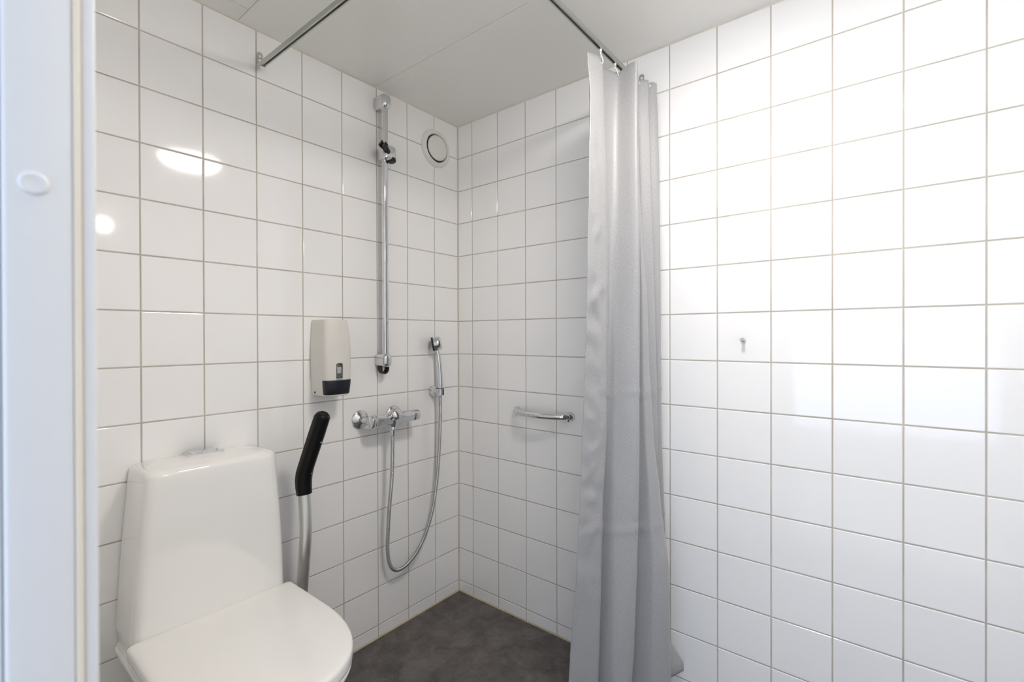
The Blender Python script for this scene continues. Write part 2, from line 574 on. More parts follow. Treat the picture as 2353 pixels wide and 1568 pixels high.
MB(O).box(DOOR_X0 - 0.05, DOOR_X1 + 0.05, -1.64, -1.518, DOOR_H, DOOR_H + 0.05).build('door_head', 'frame', df, bevel=0.001, seg=2)
MB(O).lathe((DOOR_X0 - 0.001, -1.5495, 1.3015), (1, 0, 0), [(0, 0.0077), (0.0013, 0.0077), (0.0024, 0.0072), (0.0031, 0.0060), (0.0032, 0.0054), (0.0029, 0.0045), (0.0028, 0.001)], n=48).build('screw_cap', 'frame', df, smooth=60)

# ------------------------------------------------------------------ lamps
LX, LY = 1.27, -0.70
t = thing('ceiling_lamp', 'round white opal ceiling lamp mirrored as the bright oval in the tiles', 'lamp', (LX, LY, H))
MB((LX, LY, H)).lathe((LX, LY, H - 0.0002), (0, 0, -1), [(0, 0.135), (0.040, 0.143), (0.056, 0.148), (0.064, 0.148), (0.066, 0.144), (0.064, 0.132), (0.056, 0.128)], n=48).build('rim', 'whiteplastic', t)
prof = [(0.057, 0.127)] + [(0.057 + 0.040 * math.sin(a), 0.127 * math.cos(a)) for a in [PI / 2 * k / 6 for k in range(1, 7)]]
MB((LX, LY, H)).lathe((LX, LY, H), (0, 0, -1), prof, n=32).build('diffuser', 'lamp', t, smooth=179)

t = thing('mirror_lamp', 'small round wall lamp mirrored as the small bright spot beside the door frame', 'lamp', (XMAX, -0.905, 1.865))
MB((XMAX, -0.905, 1.865)).lathe((XMAX, -0.905, 1.865), (-1, 0, 0), [(0, 0.05), (0.02, 0.05), (0.022, 0.045)], n=32).build('base', 'chrome', t)
MB((XMAX, -0.905, 1.865)).lathe((XMAX - 0.021, -0.905, 1.865), (-1, 0, 0), [(0, 0.043)] + [(0.05 * math.sin(a), 0.043 * math.cos(a)) for a in [PI / 2 * k / 6 for k in range(1, 7)]], n=32).build('diffuser', 'mirrorlamp', t, smooth=179)

# ------------------------------------------------------------------ shower curtain rail
RZ0, RZ1 = 2.064, 2.0785
RX, RY = 0.916, -0.907
t = thing('curtain_rail', 'slim L-shaped grey aluminium curtain rail with a slot underneath, below the ceiling', 'curtain rail', (0.0, RY, RZ0))
O = (0.0, RY, RZ0)
hw, slot, wall_t = 0.0072, 0.0030, 0.0014
hh = RZ1 - RZ0
cprof = [(-hw, 0), (-slot, 0), (-slot, wall_t), (-hw + wall_t, wall_t), (-hw + wall_t, hh - wall_t), (hw - wall_t, hh - wall_t),
         (hw - wall_t, wall_t), (slot, wall_t), (slot, 0), (hw, 0), (hw, hh), (-hw, hh)]
R = 0.09
path = [(0.016, RY, RZ0), (0.3, RY, RZ0), (RX - R, RY, RZ0)]
path += [(RX - R + R * math.sin(a), RY + R - R * math.cos(a), RZ0) for a in [PI / 2 * k / 12 for k in range(1, 13)]]
path += [(RX, -0.4, RZ0), (RX, -0.012, RZ0)]
MB(O).sweep(path, lambda i: cprof).build('rail', 'alu', t, smooth=20)


def wall_plate(cx, cy, zc, nx, ny, parent):
    """rounded plate with two screws, on a wall with normal (nx, ny)"""
    n_, tvec = Vector((nx, ny, 0)), Vector((-ny, nx, 0))
    pts = rrect(0, 0, 0.0088, 0.0225, 0.0082, 6)
    rings = [[Vector((cx, cy, zc)) + tvec * a + Vector((0, 0, b)) + n_ * d for a, b in pts] for d in (0.0002, 0.0026)]
    e = MB(O); e.loft(rings)
    # arm carrying the rail
    for d0, d1 in ((0.0, 0.030),):
        c0 = Vector((cx, cy, RZ1 + 0.0012))
        q = [c0 + tvec * a + n_ * d + Vector((0, 0, h)) for a in (-0.0075, 0.0075) for d in (d0, d1) for h in (-0.0011, 0.0014)]
        e.add(q, [(0, 1, 3, 2), (4, 6, 7, 5), (0, 4, 5, 1), (2, 3, 7, 6), (0, 2, 6, 4), (1, 5, 7, 3)])
    br = e.build('end_bracket', 'alu', parent, smooth=40)
    for dz in (0.009, -0.003):
        MB(O).lathe(Vector((cx, cy, zc + dz)) + n_ * 0.0024, n_, [(0, 0.0044), (0.0010, 0.0042), (0.0018, 0.0030), (0.0018, 0.0012), (0.0006, 0.0011)], n=16).build('screw', 'brushed', br, smooth=40)


wall_plate(0.0, -0.901, 2.1015, 1, 0, t)
wall_plate(0.911, 0.0, 2.1015, 0, -1, t)
es = MB(O); es.box(0.030, 0.040, RY - 0.0075, RY + 0.0075, RZ0 - 0.009, RZ0 - 0.0004)
es.box(0.022, 0.030, RY - 0.0028, RY + 0.0028, RZ0 - 0.006, RZ0 + 0.006)
es.build('end_stop', 'whiteplastic', t, bevel=0.0018, seg=2)

# ------------------------------------------------------------------ shower curtain
ZS = [2.03, 1.9, 1.7, 1.5, 1.3, 1.1, 0.9, 0.7, 0.5, 0.3, 0.1]
CX = {
    'V0': [.903, .915, .913, .911, .910, .906, .899, .892, .885, .869, .859],
    'V1': [.919, .926, .934, .939, .942, .942, .940, .931, .928, .924, .919],
    'V2': [.926, .930, .936, .941, .946, .946, .945, .944, .943, .941, .937],
    'V3': [.996, .998, 1.002, 1.008, 1.011, 1.014, 1.016, 1.017, 1.014, 1.009, .999],
    'V5': [.965, .966, .968, .981, .999, 1.006, 1.020, 1.044, 1.069, 1.074, 1.078],
    'V9': [.994, .998, 1.004, 1.006, 1.008, 1.010, 1.013, 1.020, 1.028, 1.031, 1.034],
}
CY = {'V0': (-.371, -.42), 'V1': (-.308, -.35), 'V2': (-.215, -.27), 'V3': (-.238, -.30), 'V5': (-.152, -.18), 'V9': (-.073, -.09)}


def lerp_table(tab, z):
    if z >= ZS[0]:
        return tab[0] + (tab[0] - tab[1]) * (z - ZS[0]) / (ZS[0] - ZS[1]) * 0.3
    for i in range(len(ZS) - 1):
        if z >= ZS[i + 1]:
            f = (ZS[i] - z) / (ZS[i] - ZS[i + 1])
            f = f * f * (3 - 2 * f) * 0.35 + f * 0.65
            return tab[i] + (tab[i + 1] - tab[i]) * f
    return tab[-1]


def mixp(a, b, f):
    return (a[0] + (b[0] - a[0]) * f, a[1] + (b[1] - a[1]) * f)


def curtain_plan(z):
    f = max(0.0, min(1.0, (2.03 - z) / 1.93))
    V = {k: (lerp_table(CX[k], z), CY[k][0] + (CY[k][1] - CY[k][0]) * f) for k in CX}
    def behind(p, dy, dx):
        # a point dy deeper in the fold, seen from the room's doorway just beside p
        return (p[0] + (p[0] - 1.594) / (p[1] + 1.597) * dy + dx, p[1] + dy)

    v1b = behind(V['V1'], .045 * (1 - f) + .022 * f, .002)
    g_ = f ** 0.75
    V['V2'] = (.926 + (.969 - .926) * g_, -.215 + (-.340 + .215) * g_)
    v4 = behind(V['V3'], .062, .0006)
    yb = V['V5'][1] - .022 - .030 * f
    xr, xv = behind(V['V3'], yb - V['V3'][1], 0)[0], behind(V['V5'], yb - V['V5'][1], 0)[0]
    v4b = (xr + .55 * (xv - xr), yb)
    v6 = mixp((.950, -.130), (1.020, -.135), f)
    v7 = mixp((.981, -.111), (1.036, -.115), f)
    v8 = mixp((.972, -.094), (1.005, -.103), f)
    tail = max(0.0, min(1.0, (0.36 - z) / 0.24))
    v10 = mixp((.955, -.030), (1.062, -.022), tail * tail)
    pl_ = [V['V0'], V['V1'], v1b, V['V2'], V['V3'], v4, v4b, V['V5'], v6, v7, v8, V['V9'], v10]
    return [Vector((x, y, 0)) for x, y in pl_]


SHARP = [0.6, 0.8, 0.5, 0.0, 0.25, 0.4, 0.5, 0.3, 0.5, 0.7, 0.5, 0.6, 0.5]     # how sharply each fold is pressed


def folds(pts, per):
    """plan line of the cloth: mostly straight panels between pressed folds"""
    sm = crom(pts, per)
    out = []
    for j, q in enumerate(sm):
        i = min(j // per, len(pts) - 2)
        f = (j - i * per) / per
        k0, k1 = SHARP[i], SHARP[i + 1]
        out.append(q.lerp(pts[i].lerp(pts[i + 1], f), k0 + (k1 - k0) * f))
    return out


CZ0, CZ1 = 0.095, 2.036
t = thing('shower_curtain', 'grey melange fabric shower curtain drawn together in folds against the right tiled wall', 'curtain', (0.93, -0.2, CZ0))
O = Vector((0.93, -0.2, CZ0))
rows_, per = 220, 12
verts, faces, uvs = [], [], []
npts = 12 * per + 1
for i in range(rows_ + 1):
    z = CZ1 + (CZ0 - CZ1) * i / rows_
    c = folds(curtain_plan(z), per)
    s = 0
    for j, p in enumerate(c):
        a, b = c[max(j - 1, 0)], c[min(j + 1, len(c) - 1)]
        tg = (b - a).normalized(); nr = Vector((tg.y, -tg.x, 0))
        if j:
            s += (p - c[j - 1]).length
        k = j / per
        # puckered hem panel, faint creases elsewhere
        pw = max(0.0, 1 - abs(k - 0.45) / 0.65) * min(1.0, max(0, (1.95 - z) * 3))
        fade = min(1.0, max(0.25, (z - 0.2) / 0.6))
        d = pw * fade * (0.0075 * noise.noise(Vector((k * 2.6, z * 21.0, 3.1))) + 0.0110 * (0.3 - abs(noise.noise(Vector((k * 1.5 + z * 1.5, z * 12.0, 9.4)))))
                         * max(0.0, min(1.0, (1.75 - z) * 2)))
        d += 0.0022 * noise.noise(Vector((k * 0.9, z * 4.0, 7.7))) * min(1.0, (CZ1 - z) * 4)
        # pressed fold lines across the cloth
        d -= 0.0012 * math.exp(-((z - 1.998) / 0.006) ** 2)
        for zc_ in (0.625, 1.03):
            d += 0.0016 * math.exp(-((z - zc_ - 0.01 * math.sin(k * 2)) / 0.010) ** 2)
        dz = 0.0
        if i == 0:
            dz = 0.006 * abs(math.sin(k * PI))        # top edge sags between the hooks
        q = p + nr * d + Vector((0, 0, z + (0.002 * math.cos(2 * PI * (k - 0.5)) if i == 0 else 0)))
        verts.append(q - O); uvs.append((s, z))
for i in range(rows_):
    for j in range(npts - 1):
        a = i * npts + j
        faces.append((a, a + 1, a + 1 + npts, a + npts))
fab = mesh_obj('cloth', verts, faces, 'fabric', t)
ul = fab.data.uv_layers.new(name='UVMap')
for lp in fab.data.loops:
    ul.data[lp.index].uv = uvs[lp.vertex_index]
fab.data.shade_smooth()
sd = fab.modifiers.new('thickness', 'SOLIDIFY'); sd.thickness = 0.0007; sd.offset = 0
top = folds(curtain_plan(2.02), per)
for (hx, hy) in ((0.916, -0.313), (0.921, -0.207), (0.955, -0.135), (0.962, -0.098), (0.955, -0.040)):
    c = min(top, key=lambda p: (p.x - hx) ** 2 + (p.y - hy) ** 2)
    k = top.index(c); tg = (top[min(k + 1, len(top) - 1)] - top[max(k - 1, 0)]).normalized(); nr = Vector((tg.y, -tg.x, 0))
    ec = Vector((c.x, c.y, 2.022))
    MB(O).torus(ec, nr, 0.0052, 0.0013, 20, 8).build('eyelet', 'chrome', t, smooth=179)
    hk = MB(O)
    # open plastic hook: from the rail slot down through the eyelet
    pth = [(RX, c.y, RZ0 + 0.002), (RX, c.y, RZ0 - 0.006), (RX + 0.002, c.y - 0.004, RZ0 - 0.016),
           Vector((c.x, c.y, 2.026)) + nr * 0.006, Vector((c.x, c.y, 2.0195)) + nr * 0.003, Vector((c.x, c.y, 2.0185)) - nr * 0.003,
           Vector((c.x, c.y, 2.027)) - nr * 0.006, (RX - 0.001, c.y + 0.004, RZ0 - 0.016), (RX, c.y, RZ0 - 0.006)]
    hk.tube(crom(pth, 5), 0.0016, n=8)
    hk.lathe((RX, c.y, RZ0 - 0.008), (0, 0, 1), [(0, 0.003), (0.002, 0.0042), (0.008, 0.0042), (0.009, 0.003)], n=12)
    hk.build('curtain_hook', 'whiteplastic', t, smooth=60)

# ------------------------------------------------------------------ toilet
TY = -1.085
t = thing('toilet', 'white porcelain toilet with tapered cistern and closed lid standing against the left wall', 'toilet', (0.0, TY, 0))
O = (0.0, TY, 0)


def tank_ring(z, hwid, x1, r, inset=0.0):
    """cistern section: square at the wall, rounded front corners"""
    x0 = 0.004 + inset * 0.5
    hw_, xf = hwid - inset, x1 - inset
    pts = [(x0, TY - hw_, z), (x0, TY - hw_ * 0.5, z), (x0, TY, z), (x0, TY + hw_ * 0.5, z), (x0, TY + hw_, z)]
    pts = [(x0, TY + hw_, z), (x0, TY, z), (x0, TY - hw_, z)]
    n = 8
    for k in range(n + 1):
        a = -PI / 2 + PI / 2 * k / n
        pts.append((xf - r - 0.004 + r * math.cos(a), TY - hw_ + r + r * math.sin(a), z))
    for k in range(1, 8):
        y = (hw_ - r) * (2 * k / 8 - 1)
        pts.append((xf - 0.004 * (y / (hw_ - r)) ** 2, TY + y, z))
    for k in range(n + 1):
        a = PI / 2 * k / n
        pts.append((xf - r - 0.004 + r * math.cos(a), TY + hw_ - r + r * math.sin(a), z))
    return pts


tk = MB(O)
secs = []
for z, hwid, x1, r in ((0.398, 0.178, 0.140, 0.024), (0.406, 0.187, 0.150, 0.026), (0.45, 0.1900, 0.156, 0.027), (0.55, 0.1845, 0.160, 0.027),
                       (0.65, 0.1780, 0.163, 0.027), (0.75, 0.1700, 0.166, 0.026), (0.82, 0.1640, 0.167, 0.026), (0.847, 0.1615, 0.167, 0.026)):
    secs.append(tank_ring(z, hwid, x1, r))
for z, ins, r in ((0.8530, 0.0012, 0.026), (0.8580, 0.0042, 0.025), (0.8612, 0.0090, 0.024), (0.8630, 0.016, 0.022), (0.8660, 0.036, 0.018), (0.8680, 0.060, 0.012)):
    secs.append(tank_ring(z, 0.1615, 0.167, r, ins))
tk.loft(secs)
tk.build('cistern', 'porcelain', t, smooth=60)
BX, BY = 0.036, -1.080
fp = MB(O)
fp.loft([[(x, y, z) for x, y in rrect(BX, BY, 0.0275 - i, 0.047 - i, 0.006, 4)] for z, i in ((0.8650, 0.0), (0.8708, 0.0), (0.8716, 0.0012))])
plate = fp.build('flush_plate', 'chrome', t, smooth=40)
fb = MB(O)
fb.loft([[(x, y, z) for x, y in rrect(BX - 0.002, BY - 0.002, 0.0165 - i, 0.036 - i, 0.005, 4)] for z, i in ((0.8710, 0.0), (0.8750, 0.0), (0.8762, 0.002))])
fb.build('flush_button', 'chrome', plate, smooth=40)


def dshape(z, xb, xf, hwid, rb=0.03, n=48, flat=0.5, cy=TY):
    """D-shaped outline: straight back at xb, rounded back corners, sides, elliptic front at xf"""
    pts = []
    xm = xb + (xf - xb) * flat
    for k in range(n + 1):
        a = -PI / 2 + PI * k / n
        e = 2.35
        ca, sa = math.cos(a), math.sin(a)
        pts.append((xm + (xf - xm) * abs(ca) ** (2 / e), cy + hwid * math.copysign(abs(sa) ** (2 / e), sa), z))
    for k in range(7):
        a = PI / 2 * k / 6
        pts.append((xb + rb - rb * math.sin(a), cy + hwid - rb + rb * math.cos(a), z))
    for k in range(7):
        a = PI / 2 * k / 6
        pts.append((xb + rb - rb * math.cos(a), cy - hwid + rb - rb * math.sin(a), z))
    return pts


bw = MB(O)
bw.loft([dshape(z, 0.006, xf, hwid, 0.03, flat=fl_) for z, xf, hwid, fl_ in
         ((0.0, 0.48, 0.125, .4), (0.03, 0.485, 0.126, .4), (0.12, 0.50, 0.130, .42), (0.20, 0.535, 0.142, .42), (0.28, 0.58, 0.162, .43),
          (0.34, 0.615, 0.182, .44), (0.375, 0.628, 0.194, .44), (0.398, 0.633, 0.1985, .44), (0.404, 0.628, 0.195, .44))])
bw.build('bowl', 'porcelain', t, smooth=60)
st = MB(O)
st.loft([dshape(z, 0.150 + i, 0.640 - i, 0.2005 - i, 0.02, flat=.40) for z, i in ((0.4045, 0.006), (0.407, 0.002), (0.412, 0.0), (0.420, 0.0), (0.4225, 0.003))])
st.build('seat', 'seat', t, smooth=60)
ld = MB(O)
ld.loft([dshape(z, 0.150 + i * 0.9, 0.642 - i, 0.2025 - i, 0.013, flat=.40) for z, i in
         ((0.4230, 0.004), (0.4250, 0.0006), (0.4300, 0.0), (0.4455, 0.0), (0.4500, 0.0012), (0.4530, 0.0038), (0.4548, 0.008), (0.4558, 0.014), (0.4570, 0.035), (0.4580, 0.07), (0.4586, 0.11))])
ld.build('seat_lid', 'seat', t, smooth=60)

# ------------------------------------------------------------------ support arm beside the toilet
t = thing('support_arm', 'raised toilet support arm with black grip on a satin aluminium tube beside the cistern', 'grab handle', (0.092, -0.812, 0.30))
O = (0.092, -0.812, 0.30)
AY = -0.812
tp = crom([(0.070, AY, 0.27), (0.083, AY, 0.36), (0.098, AY, 0.46), (0.111, AY, 0.56), (0.108, AY, 0.63), (0.101, AY, 0.69), (0.099, AY, 0.72)], 7)
MB(O).tube(tp, 0.0190, n=24, up=(0, 1, 0)).build('tube', 'brushed', t, smooth=60)
pb = MB(O)
pb.lathe((0.066, AY - 0.10, 0.255), (0, 1, 0), [(0, 0.024), (0.006, 0.027), (0.115, 0.027), (0.124, 0.022)], n=28)
pb.build('pivot_bracket', 'brushed', t, smooth=40)
gp_c = [(0.1035, 0.688), (0.0985, 0.712), (0.0975, 0.735), (0.103, 0.758), (0.115, 0.783), (0.150, 0.843), (0.185, 0.903), (0.214, 0.9535), (0.2185, 0.9615), (0.2205, 0.9650)]
gp_h = [(0.0215, 0.0225), (0.0225, 0.024), (0.0245, 0.0245), (0.0245, 0.0245), (0.0235, 0.024), (0.0235, 0.024), (0.0235, 0.024), (0.0225, 0.023), (0.0185, 0.0195), (0.012, 0.013)]
oct_ = lambda hx, hy: [(sx * x, sy * y) for sx, sy, x, y in ((1, 1, hx, hy * .45), (1, 1, hx * .45, hy), (-1, 1, hx * .45, hy), (-1, 1, hx, hy * .45),
                                                               (-1, -1, hx, hy * .45), (-1, -1, hx * .45, hy), (1, -1, hx * .45, hy), (1, -1, hx, hy * .45))]
gmb = MB(O)
gmb.sweep([(x, AY, z) for x, z in gp_c], lambda i: oct_(*gp_h[i]), up=(0, 1, 0))
gr = gmb.build('grip', 'black', t, smooth=50, bevel=0.0035, seg=3, bevel_angle=25)
for x, z, n_ in ((0.1725, 0.8815, Vector((0.864, 0, -0.504))), (0.1085, 0.7700, Vector((0.91, 0, -0.41)))):
    MB(O).lathe(Vector((x, AY + 0.008, z)) + n_ * 0.0222, n_, [(0, 0.0030), (0.0016, 0.0029), (0.0020, 0.0022), (0.0018, 0.0010), (0.0010, 0.0008)], n=16).build('screw', 'brushed', gr, smooth=40)

# ------------------------------------------------------------------ soap dispenser
DZ0, DZ1, DY = 0.998, 1.263, -0.6855
t = thing('soap_dispenser', 'grey-beige plastic soap dispenser with black press lever on the left tiled wall', 'soap dispenser', (0, DY, DZ0))
O = (0, DY, DZ0)


def disp_ring(z, grow=0.0, xa=0.003, cut=0.0):
    u_ = (z - DZ0) / (DZ1 - DZ0)
    bulge = 1 - (2 * u_ - 1) ** 2
    hwid = 0.0440 + 0.0065 * bulge + grow
    xf = 0.1085 + 0.0095 * bulge - 0.006 * u_ + grow
    pts = []
    n = 8
    r = 0.019
    pts.append((xa, DY + hwid, z))
    for k in range(n + 1):
        a = PI / 2 - PI / 2 * k / n
        pts.append((xf - 0.006 - r + r * math.cos(a), DY + hwid - r + r * math.sin(a), z))
    for k in range(1, 6):
        y = (hwid - r) - 2 * (hwid - r) * k / 6
        pts.append((xf - 0.006 + 0.006 * (1 - (y / (hwid - r)) ** 2) * 0.6, DY + y, z))
    for k in range(n + 1):
        a = -PI / 2 * k / n
        pts.append((xf - 0.006 - r + r * math.cos(a), DY - hwid + r + r * math.sin(a), z))
    pts.append((xa, DY - hwid, z))
    return pts


body = MB(O)
zs = [DZ0 + (DZ1 - DZ0) * k / 16 for k in range(17)]
body.loft([disp_ring(z) for z in zs])
bo = body.build('body', 'dispenser', t, smooth=40, bevel=0.003, seg=3, bevel_angle=60)


def boolean_cut(o, cutter):
    md = o.modifiers.new('cut', 'BOOLEAN'); md.operation = 'DIFFERENCE'; md.object = cutter; md.solver = 'EXACT'
    bpy.context.view_layer.update()
    dg = bpy.context.evaluated_depsgraph_get()
    me = bpy.data.meshes.new_from_object(o.evaluated_get(dg))
    o.modifiers.clear()
    o.data = me
    bpy.data.objects.remove(cutter, do_unlink=True)
    return o


WY = -0.6885
ct = MB(O)
ct.loft([[(x, y, z) for y, z in rrect(WY, 1.0835, 0.0125, 0.0285, 0.006, 4)] for x in (0.1015, 0.16)])
boolean_cut(bo, ct.build('cutter', 'darkplastic', t, smooth=None))
bo.data.set_sharp_from_angle(angle=math.radians(40))
MB(O).box(0.1018, 0.1022, WY - 0.0124, WY + 0.0124, 1.056, 1.111).build('window_back', 'darkplastic', t, smooth=None)
bt = MB(O)
bt.loft([[(0.1065 + 0.0035 * math.cos(a) * s_, WY + 0.0112 * math.sin(a) * s_, z) for a in [2 * PI * k / 20 for k in range(20)]] for z, s_ in
         ((1.0615, 1.0), (1.102, 1.0), (1.105, 0.9), (1.107, 0.7), (1.1105, 0.7))])
bb = bt.build('bottle', 'bottle', t, smooth=40)
MB(O).box(0.1095, 0.1104, WY - 0.0085, WY + 0.0070, 1.077, 1.099).build('bottle_label', 'paper', bb, smooth=None)
MB(O).box(0.1040, 0.1125, WY - 0.0118, WY + 0.0118, 1.0558, 1.0605).build('window_sill', 'brushed', t, smooth=None)
lv = MB(O)
lvr = [[(max(x, 0.080), y, z) for x, y, _ in disp_ring(z, 0.0022 - (0.0012 if q in (0, 4) else 0), 0.080)] for q, z in enumerate((1.0035, 1.006, 1.028, 1.050, 1.0535))]
lv.loft(lvr)
lv.build('press_lever', 'navy', t, smooth=40, bevel=0.0012, seg=2, bevel_angle=50)
MB(O).lathe((0.0245, DY - 0.0447, 1.0085), (0, -1, 0), [(0, 0.0040), (0.0014, 0.0040), (0.0018, 0.0034)], n=20).build('lock_button', 'darkplastic', t)

# ------------------------------------------------------------------ shower slide bar
PX, PY = 0.043, -0.447
t = thing('slide_bar', 'tall vertical chrome shower slide bar with a slider on the left wall', 'shower rail', (0, PY, 1.08))
O = (0, PY, 1.08)
MB(O).loft([[(PX + x, PY + y, z) for x, y in rrect(0, 0, 0.0105, 0.0118, 0.0085, 5)] for z in (1.10, 2.13)]).build('bar', 'chrome', t, smooth=60)


def bracket(z0, z1, name):
    mb = MB(O)
    secs_ = []
    for x, ins in ((0.0003, 0.0015), (0.0015, 0.0), (0.030, 0.0), (0.050, 0.0), (0.058, 0.0025), (0.0625, 0.0075), (0.0640, 0.0135)):
        secs_.append([(x, PY + a, b) for a, b in rrect(0, (z0 + z1) / 2, 0.0205 - ins, (z1 - z0) / 2 - ins, 0.015, 6)])
    mb.loft(secs_)
    return mb.build(name, 'chrome', t, smooth=60)


bracket(2.098, 2.153, 'top_bracket')
bracket(1.083, 1.136, 'bottom_bracket')
hg = MB(O)
# open guide loop for the hose under the lower bracket
lp_ = []
for k in range(17):
    a = PI * k / 16
    lp_.append((0.030, PY - 0.016 * math.cos(a), 1.078 - 0.020 * math.sin(a)))
lp_ = [(0.030, PY - 0.016, 1.090)] + lp_ + [(0.030, PY + 0.016, 1.090)]
hg.sweep(lp_, lambda i: [(-0.012, -0.0022), (0.012, -0.0022), (0.012, 0.0022), (-0.012, 0.0022)], up=(0, 1, 0))
hg.build('hose_guide', 'darkplastic', t, smooth=50)
sl = MB(O)
sl.loft([[(x, y, z) for x, y in rrect(PX + 0.004, PY + 0.008, 0.026 - i, 0.030 - i, 0.016, 6)] for z, i in ((1.895, 0.003), (1.898, 0.0006), (1.902, 0), (1.940, 0), (1.947, 0.0015), (1.951, 0.006))])
slider = sl.build('slider', 'chrome', t, smooth=60)
kn = MB(O)
kn.lathe((PX + 0.016, PY + 0.020, 1.903), (0.25, 0.05, -1), [(0, 0.0155), (0.002, 0.0165), (0.011, 0.0160), (0.0125, 0.0145), (0.0125, 0.001)], n=28)
kn.build('release_knob', 'darkplastic', slider, smooth=50)
hd = MB(O)
ax = Vector((0.35, 0.45, 0.82)).normalized()
hc = Vector((PX + 0.040, PY - 0.036, 1.936))
# fork-shaped holder: open ring on a stub
rng = []
uu = Vector((0.3, -1, 0.0)); uu = (uu - ax * uu.dot(ax)).normalized(); vv = ax.cross(uu)
for k in range(21):
    a = -PI * 0.80 + 2 * PI * 0.80 * k / 20
    rng.append(hc + (uu * -math.cos(a) + vv * math.sin(a)) * 0.0125)
hd.sweep(rng, lambda i: [(-0.011, -0.0022), (0.011, -0.0022), (0.011, 0.0022), (-0.011, 0.0022)], up=uu)
hd.lathe(Vector((PX + 0.022, PY - 0.004, 1.922)), (0.45, -0.75, 0.40), [(0, 0.0125), (0.014, 0.0120), (0.026, 0.0105)], n=20)
hd.build('holder_fork', 'darkplastic', slider, smooth=50)

# ------------------------------------------------------------------ mixer
MX, MZ = 0.070, 0.882
MC = -0.443
t = thing('shower_mixer', 'chrome thermostatic shower mixer on the left wall with a hose below', 'shower mixer', (0, MC, MZ))
O = (0, MC, MZ)
for y in (-0.535, -0.378):
    MB(O).lathe((0.0002, y, MZ + 0.002), (1, 0, 0), [(0, 0.0365), (0.003, 0.0360), (0.0055, 0.0335), (0.009, 0.024), (0.0125, 0.015), (0.014, 0.0125)], n=40).build('rosette', 'chrome', t, smooth=60)
    MB(O).lathe((0.012, y, MZ + 0.002), (1, 0, 0), [(0, 0.0115), (0.012, 0.0115), (0.0125, 0.0145), (0.030, 0.0145), (0.0305, 0.012), (0.042, 0.012)], n=24).build('union', 'chrome', t, smooth=40)
bd = MB(O)
oc = lambda y, r: [(MX + r * math.copysign(abs(math.cos(a)) ** 0.85, math.cos(a)), y, MZ + r * math.copysign(abs(math.sin(a)) ** 0.85, math.sin(a))) for a in [2 * PI * k / 28 for k in range(28)]]
bd.loft([oc(y, r) for y, r in ((-0.5185, 0.020), (-0.5165, 0.0235), (-0.47, 0.0245), (-0.43, 0.0245), (-0.37, 0.0235), (-0.3415, 0.0225), (-0.3405, 0.0205))])
bd.build('body', 'chrome', t, smooth=50)
hl = MB(O)
hx = [(-0.021, 0.004), (-0.014, 0.022), (0.006, 0.024), (0.019, 0.013), (0.0205, 0.002), (0.015, -0.016), (0.006, -0.0255), (-0.013, -0.026), (-0.019, -0.014)]
hl.loft([[(MX + a * s_, y, MZ + b * s_) for a, b in hx] for y, s_ in ((-0.519, 1.0), (-0.534, 1.0), (-0.5375, 0.9))])
hnd = hl.build('flow_handle', 'chrome', t, smooth=30, bevel=0.002, seg=2, bevel_angle=30)
MB(O).box(MX - 0.0045, MX - 0.0015, -0.5405, -0.536, MZ - 0.021, MZ + 0.019).build('handle_ridge', 'chrome', hnd, smooth=40, bevel=0.0012, seg=2)
hr = MB(O)
hr.loft([oc(y, r) for y, r in ((-0.3395, 0.0215), (-0.338, 0.0225), (-0.313, 0.0215), (-0.309, 0.0195), (-0.3075, 0.015))])
hro = hr.build('temperature_handle', 'chrome', t, smooth=50)
MB(O).box(MX + 0.0075, MX + 0.0135, -0.336, -0.314, MZ + 0.0150, MZ + 0.0205).build('temperature_mark', 'black', hro, smooth=40, bevel=0.0015, seg=2)
da = Vector((0.86, -0.06, 0.50)).normalized()
dm = MB(O)
dm.lathe(Vector((MX - 0.004, MC + 0.004, MZ + 0.002)), da, [(0, 0.0235), (0.034, 0.0245), (0.044, 0.0240), (0.0455, 0.0248)] + [(0.0455 + 0.012 * math.sin(a), 0.0248 * math.cos(a)) for a in [PI / 2 * k / 7 for k in range(1, 8)]], n=36)
dm.build('center_dome', 'chrome', t, smooth=40)
OX, OY = MX + 0.004, MC + 0.006
ol = MB(O)
ol.lathe((OX, OY, MZ + 0.004), (0, 0, -1), [(0, 0.0225), (0.018, 0.0225), (0.026, 0.0195), (0.0335, 0.0165), (0.0340, 0.0150)], n=32)
ol.build('outlet', 'chrome', t, smooth=40)
MB(O).lathe((OX, OY, MZ - 0.0302), (0, 0, -1), [(0, 0.0128), (0.001, 0.0135), (0.010, 0.0135), (0.0105, 0.0120), (0.0125, 0.0120), (0.0130, 0.0132), (0.016, 0.0128), (0.034, 0.0098), (0.035, 0.0085)], n=28).build('hose_nut', 'chrome', t, smooth=40)
HOSE_TOP = Vector((OX, OY, MZ - 0.064))

